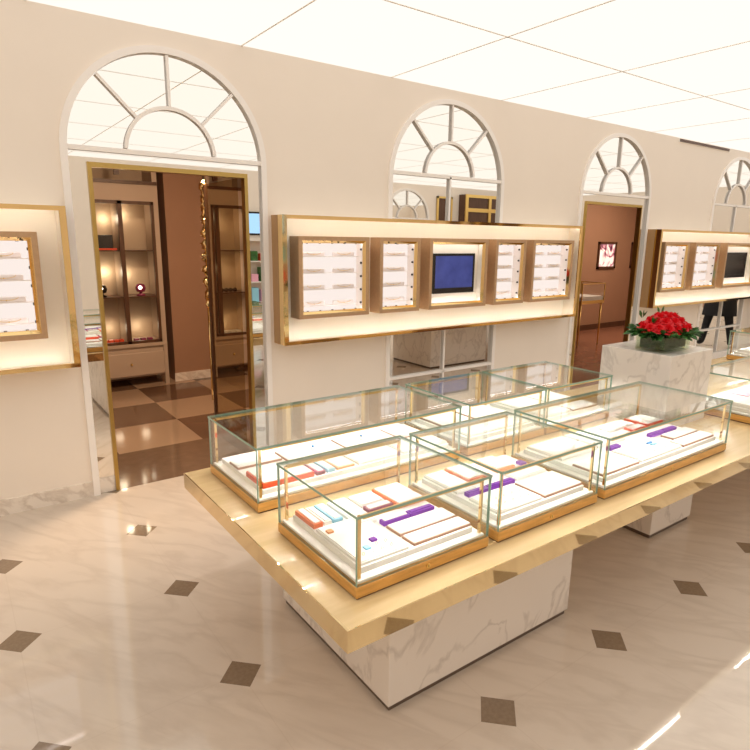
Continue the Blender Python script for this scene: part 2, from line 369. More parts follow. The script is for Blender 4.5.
def shelf_cabinet(x0, x1, div, label, spots):
    yf, yb = 7.96, 8.40
    t = thing('shelf_cabinet', label, 'cabinet', ((x0 + x1) / 2, yf, 0))
    MB().box(x0, x1, yf + .02, yb, .13, .53).box(x0, x1, yf - .01, yb, .53, .575).build('base_carcass', m_taupe, t)
    d = MB().box(x0 + .05, x1 - .05, yf, yf + .02, .15, .45).build('drawer', m_taupe, t, bevel=.006)
    MB().lathe(((x0 + x1) / 2, yf - .012, .305), [(.004, -.016), (.014, -.01), (.016, 0), (.014, .01), (.004, .016)], 12).build('knob', m_gold, d)
    for lx in (x0, x1 - .05):
        MB().box(lx, lx + .05, yf - .005, yf + .05, 0, .53).build('leg', m_taupe, t)
        MB().box(lx, lx + .05, yb - .05, yb, 0, .13).build('leg', m_taupe, t)
    MB().box(x0, x1, yb - .02, yb, .575, 3.1).build('back_panel', m_shelfback, t)
    fr = MB()
    fr.box(x0, x0 + .06, yf - .005, yb - .02, .575, 2.36); fr.box(div - .012, div + .012, yf + .03, yb - .02, .592, 2.36); fr.box(x1 - .06, x1, yf - .005, yb - .02, .575, 2.36)
    fr.box(x0, x1, yf - .005, yb - .02, 2.36, 2.56)
    fr.box(x0, x0 + .06, yf - .005, yb - .02, 2.56, 3.1); fr.box(x1 - .06, x1, yf - .005, yb - .02, 2.56, 3.1); fr.box(x0, x1, yf - .005, yb - .02, 3.06, 3.1)
    fr.build('case_frame', m_taupe, t)
    mu = MB()
    mu.box(div - .027, div + .027, yf - .01, yf + .03, .575, 2.36)
    mu.box(x1 - .095, x1 - .06, yf - .01, yf + .03, .575, 2.36); mu.box(x0 + .06, x0 + .09, yf - .01, yf + .03, .575, 2.36)
    mu.box(x0 + .06, x1 - .06, yf - .01, yf + .03, .575, .61); mu.box(x0 + .06, x1 - .06, yf - .01, yf + .03, 2.32, 2.36)
    mu.box(div - .03, div + .03, yf - .01, yf + .03, 2.66, 3.06); mu.box(x0, x1, yf - .02, yf, 2.56, 2.60)
    mu.build('door_frame', m_walnut, t)
    for z in (1.18, 1.76): MB().box(x0 + .06, x1 - .06, yf + .03, yb - .02, z - .012, z).build('shelf', m_walnut, t)
    MB().box(x0 + .06, x1 - .06, yf + .03, yb - .02, .575, .592).build('shelf', m_taupe, t)
    for k, (sx, sz, p) in enumerate(spots):
        ld = bpy.data.lights.new('shelf_spot', 'POINT'); ld.energy = p; ld.color = (1, .82, .58); ld.shadow_soft_size = .05
        lo = bpy.data.objects.new('shelf_spot', ld); COL.objects.link(lo); lo.location = Vector((sx, yb - .10, sz)) - Vector(t.location); lo.parent = t
    return t
shelf_cabinet(1.38, 2.32, 1.85, 'tall taupe cabinet with lit shelves left of the brown pier beyond the left doorway',
              [(1.74, 2.15, .9), (1.96, 2.2, .9), (1.70, 1.48, 1.1), (1.96, 1.45, .8), (1.7, .75, .4), (2.05, .75, .4)])
shelf_cabinet(2.945, 3.56, 3.09, 'narrow lit shelf cabinet seen through the bronze glass door leaf in the left doorway',
              [(3.02, 2.2, .6), (3.18, 2.15, 1.1), (3.18, 1.5, 1.3), (3.02, 1.5, .5), (3.25, .72, .5)])
# things on those shelves
o = B(1.50, 1.76, 8.02, 8.22, 1.785, 1.945).build('storage_box', m_black, bevel=.006); tag(o, 'small black box on the upper left shelf of the lit taupe cabinet', 'box')
o = B(1.46, 1.80, 8.01, 8.24, 1.761, 1.785).build('display_tray', m_red, bevel=.004); tag(o, 'thin red tray under the black box on the upper shelf', 'tray')
def spot_pot(x, label, body, z=1.181):
    t = thing('table_lamp', label, 'lamp', (x, 8.07, z))
    MB().lathe((x, 8.07, z), [(.05, 0), (.06, .012), (.02, .03), (.015, .06)], 16).build('lamp_base', body, t)
    MB().lathe((x, 8.07, z + .10), [(.01, -.055), (.05, -.045), (.066, 0), (.05, .045), (.01, .055)], 16).build('lamp_head', body, t)
    MB().lathe((x - .02, 8.005, z + .11), [(.003, -.022), (.018, -.014), (.022, 0), (.018, .014), (.003, .022)], 14, sy=.45).build('lens', m_warm_lens, t)
spot_pot(1.59, 'small black round spot lamp on the middle left shelf of the lit cabinet', m_black)
spot_pot(2.06, 'small dark red round spot lamp on the middle right shelf of the lit cabinet', m_maroon)
for k in range(4):
    xx = 1.55 + .065 * k
    o = B(xx, xx + .055, 8.03, 8.11, .593, .632).build('jewelry_box', m_red, bevel=.004)
    tag(o, 'small red jewelry box in the row on the lowest left shelf of the lit cabinet', 'box', 'red boxes on the lowest left shelf')
for k in range(3):
    xx = 1.93 + .085 * k
    o = B(xx, xx + .06, 8.03, 8.11, .593, .627).build('jewelry_box', m_maroon, bevel=.004)
    tag(o, 'small maroon jewelry box in the row on the lowest right shelf of the lit cabinet', 'box', 'maroon boxes on the lowest right shelf')
for k in range(4):
    xx = 3.16 + .065 * k
    o = MB().lathe((xx, 8.08, 1.181), [(.012, 0), (.03, .015), (.032, .04), (.012, .06)], 12).build('perfume_jar', m_black)
    tag(o, 'small dark jar on the middle shelf of the cabinet behind the bronze glass', 'jar', 'dark jars behind the bronze glass')
for k in range(3):
    xx = 3.15 + .09 * k
    o = B(xx, xx + .075, 8.02, 8.12, .593, .632).build('jewelry_box', m_white, bevel=.004)
    tag(o, 'small white box on the lowest shelf of the cabinet behind the bronze glass', 'box', 'white boxes behind the bronze glass')
# open bronze glass leaf of the left doorway
lf = MB().box(2.035, 2.047, W + .14, 5.50, .012, 2.40).build('door_leaf', m_tint, d1)
MB().box(2.026, 2.056, 5.495, 5.52, .012, 2.40).build('leaf_edge', m_walnut, d1)
rip = [(2.034 + .014 * math.sin(i * 1.15), 5.56 + .012 * math.cos(i * 1.7), 1.28 + i * .0225) for i in range(52)]
hb = MB().tube(rip, [.027 + .013 * math.sin(i * 1.3) for i in range(52)], 10)
hb.tube([(2.034, 5.56, 1.27), (2.034, 5.56, .35)], .012, 8)
hb.build('door_handle', m_gold_mirror, d1)

# ------------------------------------------------------------------ room behind the right door
R3 = (5.6, 15.4, W + WT, 8.0)
struct(B(R3[0], R3[1], W + .005, R3[3], -.1, 0).build('floor', m_red_floor))
struct(B(R3[0], R3[1], W + WT, R3[3], ZC, ZC + .1).build('ceiling', MATS['taupe_ceiling']))
struct(B(R3[0] - .1, R3[0], W + WT, R3[3], 0, ZC).build('wall_left', m_brown_wall))
struct(B(R3[1], R3[1] + .1, W + WT, R3[3], 0, ZC).build('wall_right', m_brown_wall))
struct(B(R3[0], R3[1], R3[3], R3[3] + .1, 0, ZC).build('wall_back', m_brown_wall))
struct(B(R3[0], R3[1], R3[3] - .015, R3[3], 0, .12).build('baseboard_back', m_walnut))
def poster(x0, x1, z0, z1, label):
    t = thing('framed_picture', label, 'picture', ((x0 + x1) / 2, R3[3], (z0 + z1) / 2))
    f = MB(); y0, y1 = R3[3] - .035, R3[3]
    f.box(x0, x0 + .05, y0, y1, z0, z1).box(x1 - .05, x1, y0, y1, z0, z1).box(x0, x1, y0, y1, z0, z0 + .05).box(x0, x1, y0, y1, z1 - .05, z1)
    f.build('picture_frame', m_walnut, t)
    MB().box(x0 + .05, x1 - .05, y1 - .015, y1, z0 + .05, z1 - .05).build('picture_print', m_print, t)
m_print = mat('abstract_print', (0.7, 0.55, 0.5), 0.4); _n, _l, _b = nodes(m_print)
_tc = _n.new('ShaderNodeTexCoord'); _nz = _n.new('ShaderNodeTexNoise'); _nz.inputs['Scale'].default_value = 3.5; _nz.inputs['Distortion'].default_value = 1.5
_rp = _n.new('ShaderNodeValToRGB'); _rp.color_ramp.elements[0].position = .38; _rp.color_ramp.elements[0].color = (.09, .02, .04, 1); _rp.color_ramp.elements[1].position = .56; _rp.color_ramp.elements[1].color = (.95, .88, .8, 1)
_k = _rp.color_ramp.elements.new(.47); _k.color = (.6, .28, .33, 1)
_l.new(_tc.outputs['Object'], _nz.inputs['Vector']); _l.new(_nz.outputs['Fac'], _rp.inputs[0]); _l.new(_rp.outputs[0], _b.inputs['Base Color']); _l.new(_rp.outputs[0], _b.inputs['Emission Color']); _b.inputs['Emission Strength'].default_value = .5  # print colours also emit, so brightness is put into the picture
poster(11.82, 12.50, 1.36, 1.95, 'added-glow abstract picture in a dark frame on the brown wall beyond the right doorway')
poster(13.12, 13.8, 1.36, 1.95, 'dark framed picture at the right edge of the right doorway, on the brown wall')
# slim showcase in that room
t = thing('display_stand', 'slim glass showcase on thin legs inside the right doorway, before the brown wall', 'showcase', (10.05, 7.0, 0))
for lx in (9.62, 10.26):
    for ly in (6.76, 7.22): MB().tube([(lx, ly, 0), (lx, ly, .80)], [.014, .022], 8).build('leg', m_gold, t)
MB().box(9.58, 10.30, 6.72, 7.26, .80, .86).build('showcase_base', m_gold, t)
MB().box(9.60, 10.28, 6.74, 7.24, .86, .93).build('display_platform', m_white, t)
for a in ((9.58, 10.30, 6.72, 6.728, .86, 1.16), (9.58, 10.30, 7.252, 7.26, .86, 1.16), (9.58, 9.588, 6.728, 7.252, .86, 1.16), (10.292, 10.30, 6.728, 7.252, .86, 1.16)):
    MB().box(*a).build('glass_panel', m_glass, t)
ed = MB()
for lx in (9.58, 10.282):
    for ly in (6.72, 7.242): ed.box(lx, lx + .018, ly, ly + .018, .86, 1.17)
ed.box(9.58, 10.30, 6.72, 6.735, 1.165, 1.18).box(9.58, 10.30, 7.245, 7.26, 1.165, 1.18).box(9.58, 9.595, 6.735, 7.245, 1.165, 1.18).box(10.285, 10.30, 6.735, 7.245, 1.165, 1.18)
ed.build('edge_frame', m_gold, t)

# ------------------------------------------------------------------ wall display panels
ZP0, ZP1, DP = 1.04, 2.115, 0.20
def wall_panel(x0, x1, boxes, label, ends=(True, True)):
    yf = W - DP; t = thing('wall_display_panel', label, 'display panel', ((x0 + x1) / 2, W, ZP0))
    f = MB(); w = .03
    f.box(x0, x1, yf, yf + .012, ZP1 - w, ZP1).box(x0, x1, yf, yf + .012, ZP0, ZP0 + w)
    f.box(x0, x0 + w + .01, yf, yf + .012, ZP0 + w, ZP1 - w).box(x1 - w - .01, x1, yf, yf + .012, ZP0 + w, ZP1 - w)
    # gold mirror lining of the frame's left and top inner sides
    f.box(x0 + .028, x0 + .034, yf + .012, W - .035, ZP0 + .010, ZP1 - .010)
    f.box(x0 + .002, x0 + .028, yf + .012, yf + .088, ZP0, ZP1).box(x1 - .028, x1 - .002, yf + .012, yf + .088, ZP0, ZP1)
    f.build('gold_frame', m_gold_mirror, t)
    b = MB()
    b.box(x0, x0 + .028, yf + .088, W, ZP0, ZP1).box(x1 - .028, x1, yf + .088, W, ZP0, ZP1)
    b.build('side_panel', m_tan, t)
    c = MB()
    c.box(x0 + .028, x1 - .028, W - .035, W, ZP0, ZP1)
    c.box(x0 + .028, x1 - .028, yf + .012, W - .035, ZP0, ZP0 + .010).box(x0 + .028, x1 - .028, yf + .012, W - .035, ZP1 - .010, ZP1)
    c.box(x1 - .042, x1 - .028, yf + .012, W - .035, ZP0 + .010, ZP1 - .010)
    c.build('cream_backboard', m_cream, t)
    for z0_ in (ZP0 + .014, ZP1 - .020):
        MB().box(x0 + .05, x1 - .06, yf + .0125, yf + .0165, z0_, z0_ + .006).build('fill_strip', m_panel_fill, t)  # unseen strips added to brighten the cream backboard
    for kind, bx0, bx1 in boxes: niche(t, bx0, bx1, kind)
    return t
NZ0, NZ1 = 1.255, 1.947
def niche(t, x0, x1, kind):
    yf, yb = W - DP + .004, W - .035
    sh = MB(); e = .035
    sh.box(x0, x0 + e, yf, yb, NZ0, NZ1).box(x1 - e, x1, yf, yb, NZ0, NZ1).box(x0 + e, x1 - e, yf, yb, NZ0, NZ0 + e).box(x0 + e, x1 - e, yf, yb, NZ1 - e, NZ1)
    box = sh.build('display_box', m_bronze, t)
    g0x, g1x, g0z, g1z = x0 + e, x1 - e, NZ0 + e, NZ1 - e; g = .022
    bz = MB(); ya, ybz = yf + .006, yf + .03
    # bevelled gold bezel sloping into the niche
    for (p, q) in (((g0x, g0z), (g0x + g, g0z + g)),):
        o_ = [(g0x, ya, g0z), (g1x, ya, g0z), (g1x, ya, g1z), (g0x, ya, g1z)]; i_ = [(g0x + g, ybz, g0z + g), (g1x - g, ybz, g0z + g), (g1x - g, ybz, g1z - g), (g0x + g, ybz, g1z - g)]
        bk = [(g0x, ybz + .006, g0z), (g1x, ybz + .006, g0z), (g1x, ybz + .006, g1z), (g0x, ybz + .006, g1z)]
        bz.add(o_ + i_ + bk, [(0, 1, 5, 4), (1, 2, 6, 5), (2, 3, 7, 6), (3, 0, 4, 7), (4, 5, 9, 8), (5, 6, 10, 9), (6, 7, 11, 10), (7, 4, 8, 11)])
    bz.build('bezel', m_gold_mirror, box)
    hx0, hx1, hz0, hz1 = g0x + g - .008, g1x - g + .008, g0z + g - .008, g1z - g + .008
    if kind == 'screen':
        MB().box(g0x, g1x, yb - .06, yb, g0z, g1z).build('cream_mount', m_cream, box)
        ln = MB(); ln.box(g0x, hx0, ybz + .006, yb - .06, g0z, g1z).box(hx1, g1x, ybz + .006, yb - .06, g0z, g1z).box(hx0, hx1, ybz + .006, yb - .06, g0z, hz0).box(hx0, hx1, ybz + .006, yb - .06, hz1, g1z)
        ln.build('niche_lining', m_cream, box)
        lt = MB(); zc = ybz + .008
        lt.box(hx0, hx1, zc, zc + .008, hz1 - .004, hz1 - .001).box(hx0, hx1, zc, zc + .008, hz0 + .001, hz0 + .004)
        lt.build('led_strip', m_niche_fill, box)  # hidden strips added to lighten the cream mount
        return
    ln = MB(); ln.box(g0x, hx0, ybz + .006, yb - .02, g0z, g1z).box(hx1, g1x, ybz + .006, yb - .02, g0z, g1z).box(hx0, hx1, ybz + .006, yb - .02, g0z, hz0).box(hx0, hx1, ybz + .006, yb - .02, hz1, g1z)
    ln.build('niche_lining', m_niche, box)
    MB().box(hx0, hx1, yb - .02, yb - .012, hz0, hz1).build('glow_panel', m_back, box)  # self-glowing panel added to give the niche its bright back
    lt = MB(); zc = ybz + .008
    lt.box(hx0, hx1, zc, zc + .008, hz1 - .004, hz1 - .001).box(hx0, hx1, zc, zc + .008, hz0 + .001, hz0 + .004)
    lt.build('led_strip', m_niche_fill, box)  # hidden strips added to lift the pads and lining
    n_v = 5; n_h = max(2, round((hx1 - hx0) / .13))
    s = MB()
    spots = [(hx0, hz0 + (hz1 - hz0) * (i + .5) / n_v, 'x', 1) for i in range(n_v)] + [(hx1, hz0 + (hz1 - hz0) * (i + .5) / n_v, 'x', -1) for i in range(n_v)]
    spots += [(hx0 + (hx1 - hx0) * (i + .5) / n_h, hz0, 'z', 1) for i in range(n_h)] + [(hx0 + (hx1 - hx0) * (i + .5) / n_h, hz1, 'z', -1) for i in range(n_h)]
    for px, pz, ax, sg in spots:
        st = MB(); r = .010; d = .012; yc = ybz + .026
        ring = [(r * math.cos(math.pi * 2 * k / 8), r * math.sin(math.pi * 2 * k / 8)) for k in range(8)]
        if ax == 'x': v = [(px, yc + a, pz + b_) for a, b_ in ring] + [(px + sg * d, yc + a, pz + b_) for a, b_ in ring]
        else: v = [(px + a, yc + b_, pz) for a, b_ in ring] + [(px + a, yc + b_, pz + sg * d) for a, b_ in ring]
        st.add(v, [tuple(range(8)), tuple(range(15, 7, -1))] + [(k, (k + 1) % 8, 8 + (k + 1) % 8, 8 + k) for k in range(8)])
        st.build('spot_stud', m_stud, box)
    # little ledges that carry the pads
    rows = [hz0 + (hz1 - hz0) * f_ for f_ in (.08, .32, .56, .80)]
    le = MB()
    for z in rows: le.box(hx0, hx1, yb - .055, yb - .02, z - .006, z)
    le.build('ledge', m_niche, box)
    NICHES.append((hx0, hx1, rows, yb, (x0 + x1) / 2))
NICHES = []
CB = [('lit', 2.42, 3.14), ('lit', 3.26, 3.74), ('screen', 3.86, 4.66), ('lit', 4.78, 5.26), ('lit', 5.38, 6.10)]
wall_panel(2.272, 6.24, CB, 'long gold framed wall display of five bronze boxes between the two doorways')
RB = [('lit', 8.13, 8.80), ('lit', 8.97, 9.72), ('screen', 9.94, 11.0), ('lit', 11.2, 11.95), ('lit', 12.12, 12.80)]
wall_panel(7.985, 12.95, RB, 'long gold framed wall display at the far right, behind the red roses')
LB = [('lit', -1.0, -.44), ('lit', -.20, .52)]
wall_panel(-2.2, .70, LB, 'gold framed wall display cut off by the left edge of the picture')
NAMES = {2.78: 'wide lit niche at the central wall display\'s left end', 3.5: 'narrow lit niche left of the blue screen', 5.02: 'narrow lit niche right of the blue screen',
         5.74: 'wide lit niche at the central wall display\'s right end', 8.465: 'right wall display\'s first lit niche, beside the right doorway', 9.345: 'lit niche left of the dark screen',
         11.575: 'lit niche right of the dark screen', 12.46: 'last lit niche of the right wall display', -.72: 'lit niche beyond the left picture edge', .16: 'lit niche at the far left, left of the left doorway'}
for hx0, hx1, rows, yb, cx in NICHES:
    nm = NAMES[round(cx, 3)]
    cols = 2 if hx1 - hx0 > .45 else 1
    pw = (hx1 - hx0) / cols
    proto = None
    for r_i, z in enumerate(rows):
        for c_i in range(cols):
            px = hx0 + pw * (c_i + .5)
            if proto is None:
                proto = thing('jewelry_pad', None, 'jewelry pad', (px, yb - .038, z))
                w2 = pw * .36
                MB().box(px - w2, px + w2, yb - .053, yb - .026, z, z + .036).build('pad', m_pink_pad, proto, bevel=.006)
                k = MB()
                pts = [(px + w2 * .62 * math.cos(a), yb - .056, z + .034 + .020 * math.sin(a)) for a in [math.pi + math.pi * i / 8 for i in range(9)]]
                k.tube(pts, .0018, 6); k.lathe((px, yb - .057, z + .014), [(.001, -.005), (.005, 0), (.001, .005)], 8)
                k.build('necklace', m_gold, proto); q = proto
            else:
                q = copy_tree(proto); q.location = (px, yb - .038, z)
            tag(q, 'pale pink pad in the ' + nm, 'jewelry pad', 'pads in the ' + nm)
# screens
def screen(x0, x1, z0, z1, m, label):
    t = thing('display_screen', label, 'screen', ((x0 + x1) / 2, W - .095, z0))
    f = MB(); y0, y1 = W - .125, W - .095; e = .025
    f.box(x0, x0 + e, y0, y1, z0, z1).box(x1 - e, x1, y0, y1, z0, z1).box(x0 + e, x1 - e, y0, y1, z0, z0 + e + .03).box(x0 + e, x1 - e, y0, y1, z1 - e, z1)
    f.build('screen_bezel', m_black, t, bevel=.004)
    MB().box(x0 + e, x1 - e, y0 + .006, y1, z0 + e + .03, z1 - e).build('screen_panel', m, t)
screen(3.975, 4.545, 1.40, 1.80, m_screen, 'blue lit screen in the middle bronze box of the central wall display')
screen(10.10, 10.84, 1.40, 1.80, m_black, 'switched off black screen in the third box of the right wall display')

# slot grille at the top of the wall
t = thing('air_grille', 'dark slot air grille at the top of the wall beneath the ceiling, upper right', 'grille', (9.2, W, 3.31))
MB().box(8.5, 10.0, W - .012, W, 3.305, 3.35).build('grille_frame', m_seam, t)
for k in range(3): MB().box(8.52, 9.98, W - .018, W - .010, 3.311 + k * .013, 3.319 + k * .013).build('slot', m_case_dark, t)

# ------------------------------------------------------------------ long display table, marble pillar
TX0, TX1, TY0, TY1, TZ = 0.868, 8.9, 1.326, 2.844, 0.76
CX0, CX1, CY0, CY1 = 3.605, 4.13, 1.845, 2.335
t = thing('display_table', 'long light wood display table with polished gold edges on white marble pedestals', 'table', (TX0 + 1.0, 2.08, 0))
tp = MB(); g = .004
for a in ((TX0, CX0 - g, TY0, TY1), (CX1 + g, TX1, TY0, TY1), (CX0 - g, CX1 + g, TY0, CY0 - g), (CX0 - g, CX1 + g, CY1 + g, TY1)): tp.box(a[0] + (.004 if a[0] == TX0 else 0), a[1], a[2] + (.004 if a[2] == TY0 else 0), a[3] - (.004 if a[3] == TY1 else 0), TZ - .078, TZ)
tp.build('tabletop', m_table, t)
fa = MB()
fa.box(TX0, TX1, TY0, TY0 + .004, TZ - .08, TZ - .0005).box(TX0, TX1, TY1 - .004, TY1, TZ - .08, TZ - .0005).box(TX0, TX0 + .004, TY0 + .004, TY1 - .004, TZ - .08, TZ - .0005)
fa.build('edge_band', m_pale_gold, t)
for a in ((1.284, 2.474, 1.652, 2.60), (5.9, 7.1, 1.652, 2.60)):
    p = MB().box(a[0], a[1], a[2], a[3], .028, TZ - .08).build('pedestal', m_marble, t, bevel=.004)
    MB().box(a[0] + .012, a[1] - .012, a[2] + .012, a[3] - .012, 0, .03).build('plinth', m_marble_brown, p)
pl = thing('marble_pillar', 'square white marble pillar rising through the table with red roses on top', 'pillar', ((CX0 + CX1) / 2, (CY0 + CY1) / 2, 0))
MB().box(CX0, CX1, CY0, CY1, .028, 1.24).build('shaft', m_marble, pl, bevel=.004)
MB().box(CX0 + .012, CX1 - .012, CY0 + .012, CY1 - .012, 0, .03).build('plinth', m_marble_brown, pl)

# ------------------------------------------------------------------ glass cases
PZ = TZ + .085                # top of the white platform in a case
def glass_case(x0, x1, y0, y1, label, drawer_lock=True):
    t = thing('glass_case', label, 'display case', ((x0 + x1) / 2, (y0 + y1) / 2, TZ))
    zb, zt = TZ + .048, TZ + .290
    MB().box(x0 + .006, x1 - .006, y0 + .006, y1 - .006, TZ, TZ + .006).build('shadow_gap', m_case_dark, t)
    MB().box(x0, x1, y0, y1, TZ + .006, zb).build('case_base', m_caseb, t, bevel=.003)
    ws = MB()
    ws.box(x0 + .014, x1 - .014, y0 + .014, y1 - .014, zb, zb + .012).box(x0 + .045, x1 - .045, y0 + .045, y1 - .045, zb + .012, PZ)
    ws.build('display_platform', m_white, t, bevel=.003)
    th = .007
    def pane(a, faces_clear, name='glass_panel'):
        mb = MB().box(*a); 
        for i in range(6): mb.mi[i] = 0 if i in faces_clear else 1
        return mb.build(name, [m_glass, m_glass_edge], t)
    e = .002
    pane((x0 + e, x1 - e, y0 + e, y0 + e + th, zb, zt), (2, 4)); pane((x0 + e, x1 - e, y1 - e - th, y1 - e, zb, zt), (2, 4))
    pane((x0 + e, x0 + e + th, y0 + e + th, y1 - e - th, zb, zt), (3, 5)); pane((x1 - e - th, x1 - e, y0 + e + th, y1 - e - th, zb, zt), (3, 5))
    pane((x0, x1, y0, y1, zt, zt + .010), (0, 1), 'glass_lid')
    for cx in (x0 + .022, x1 - .032):
        for cy in (y0 + .022, y1 - .032): MB().box(cx, cx + .010, cy, cy + .010, zb + .012, zt - .002).build('corner_post', m_gold_mirror, t)
    # led rails beneath the lid, front and back
    for cy, s in ((y0 + .012, 1), (y1 - .026, -1)):
        rl = MB().box(x0 + .034, x1 - .034, cy, cy + .014, zt - .012, zt - .001).build('led_rail', m_gold, t)
        MB().box(x0 + .05, x1 - .05, cy + .004, cy + .010, zt - .0123, zt - .012).build('led_strip', m_led, rl)
    if drawer_lock:
        lx = (x0 + x1) / 2
        k = MB(); ring = [(.009 * math.cos(math.pi * 2 * i / 14), .009 * math.sin(math.pi * 2 * i / 14)) for i in range(14)]
        k.add([(lx + a, y0, TZ + .027 + b) for a, b in ring] + [(lx + a, y0 - .004, TZ + .027 + b) for a, b in ring], [tuple(range(14)), tuple(range(27, 13, -1))] + [(i, (i + 1) % 14, 14 + (i + 1) % 14, 14 + i) for i in range(14)])
        lk = k.build('lock', m_gold, t)
        MB().box(lx - .0012, lx + .0012, y0 - .0046, y0 - .0038, TZ + .022, TZ + .032).build('keyhole', m_case_dark, lk)
    return t
FY, BY = (1.438, 2.006), (2.203, 2.768)
glass_case(.976, 1.594, *FY, 'square glass jewelry case nearest the camera, on the front left table corner')
glass_case(1.648, 2.300, *FY, 'square glass jewelry case in the middle of the front row')
glass_case(2.357, 3.545, *FY, 'long glass jewelry case in the front row, before the marble pillar')
glass_case(.980, 2.172, *BY, 'long glass jewelry case at the left end of the back row')
glass_case(2.232, 2.880, *BY, 'square glass jewelry case second in the back row')
glass_case(2.900, 3.560, *BY, 'square glass jewelry case of the back row left of the marble pillar')
glass_case(4.215, 5.42, *FY, 'glass jewelry case right of the marble pillar, cut off by the right picture edge')
glass_case(6.50, 7.69, *BY, 'farthest glass jewelry case at the right picture edge below the right wall display')

# trays and little boxes inside the cases
Z0 = PZ
def tray(name, x0, x1, y0, y1, h, body, top, label, cat='tray', group=None, inset=.008, z=Z0):
    t = thing(name, label, cat, ((x0 + x1) / 2, (y0 + y1) / 2, z), group)
    MB().box(x0, x1, y0, y1, z, z + h).build('tray_body', body, t, bevel=.001)
    if top: MB().box(x0 + inset, x1 - inset, y0 + inset, y1 - inset, z + h - .001, z + h + .004).build('tray_pad', top, t, bevel=.0008)
    return t
def flat(x0, x1, y0, y1, label, z=Z0, h=.010): return tray('jewelry_tray', x0, x1, y0, y1, h, m_line, m_white, label, inset=.0035, z=z)
def pad(x0, x1, y0, y1, label, h=.012): return tray('jewelry_tray', x0, x1, y0, y1, h, m_white, m_white, label, inset=.004)
def chip(x0, x1, y0, y1, m, label, h=.008, z=Z0):
    o = MB().box(x0, x1, y0, y1, z, z + h).build('jewelry_card', m, bevel=.0015, origin=((x0 + x1) / 2, (y0 + y1) / 2, z)); return tag(o, label, 'card')
# nearest case
tray('ring_tray', 1.028, 1.068, 1.805, 1.955, .020, m_orange, m_white, 'slim orange ring tray at the left side of the nearest case')
tray('ring_tray', 1.074, 1.108, 1.805, 1.955, .016, m_white, m_white, 'slim white ring tray between the orange and light blue trays nearest the camera')
tray('ring_tray', 1.114, 1.156, 1.800, 1.955, .018, m_cyan, m_white, 'slim light blue ring tray in the nearest case')
pad(1.025, 1.235, 1.487, 1.785, 'large plain white tray at the front left of the nearest case')
chip(1.038, 1.062, 1.715, 1.738, m_peach, 'small peach square card at the left of the nearest case', z=Z0 + .0165)
chip(1.135, 1.160, 1.575, 1.598, m_purple, 'small purple square card on the white tray of the nearest case', z=Z0 + .0165)
chip(1.085, 1.108, 1.540, 1.565, m_cyan, 'small light blue square card at the front of the nearest case', z=Z0 + .0165)
tray('bracelet_tray', 1.262, 1.388, 1.672, 1.705, .018, m_purple, m_white, 'left purple bracelet tray with white pad in the nearest case')
tray('bracelet_tray', 1.393, 1.518, 1.672, 1.705, .018, m_purple, m_purple, 'right purple bracelet tray with purple pad in the nearest case')
tray('watch_tray', 1.405, 1.545, 1.765, 1.955, .018, m_orange, m_white, 'orange watch tray with white pad at the back of the nearest case')
tray('watch_tray', 1.275, 1.395, 1.790, 1.835, .018, m_maroon, m_white, 'small maroon watch tray in the middle of the nearest case')
pad(1.175, 1.262, 1.72, 1.955, 'narrow white tray beside the light blue tray of the nearest case', h=.014)
pad(1.28, 1.395, 1.85, 1.955, 'small white tray at the back of the nearest case, behind the maroon tray')
flat(1.262, 1.545, 1.49, 1.562, 'white tray with brown edging at the front right of the nearest case')
flat(1.262, 1.545, 1.572, 1.66, 'white tray with brown edging before the purple trays of the nearest case')
# long back row case
tray('watch_tray', 1.030, 1.290, 2.255, 2.435, .024, m_red, m_white, 'orange red watch tray at the left front of the long back row case')
flat(1.028, 1.262, 2.525, 2.63, 'white tray with brown edging at the back left of the long back row case')
flat(1.272, 1.60, 2.46, 2.63, 'brown edged white tray with a blue gem, left one in the long back row case')
flat(1.61, 1.93, 2.46, 2.63, 'brown edged white tray with a blue gem, right one in the long back row case')
flat(1.94, 2.12, 2.44, 2.63, 'white tray at the right end of the long back row case')
tray('ring_tray', 1.305, 1.350, 2.255, 2.40, .018, m_maroon, m_white, 'slim maroon edged ring tray in the long back row case')
tray('ring_tray', 1.362, 1.405, 2.255, 2.40, .018, m_cyan, m_white, 'slim light blue ring tray in the long back row case')
tray('ring_tray', 1.420, 1.52, 2.26, 2.40, .012, m_peach, m_white, 'peach edged tray right of the light blue ring tray in the long back row case')
pad(1.54, 1.80, 2.255, 2.42, 'plain white tray in the front middle of the long back row case')
pad(1.82, 2.12, 2.255, 2.42, 'plain white tray in the front right of the long back row case')
def gem(x, y, z, label, m=m_blue):
    t = thing('gem_ring', label, 'ring', (x, y, z))
    pts = [(x + .009 * math.cos(a), y, z + .010 + .009 * math.sin(a)) for a in [2 * math.pi * i / 14 for i in range(15)]]
    MB().tube(pts, .0014, 6, cap=False).build('band', m_gold_mirror, t)
    MB().lathe((x, y, z + .022), [(.003, -.004), (.008, .001), (.006, .006), (.002, .007)], 8).build('gemstone', m, t)
gem(1.44, 2.53, Z0 + .014, 'blue gem ring on the left edged tray of the long back row case'); gem(1.74, 2.53, Z0 + .014, 'blue gem ring on the right edged tray of the long back row case')
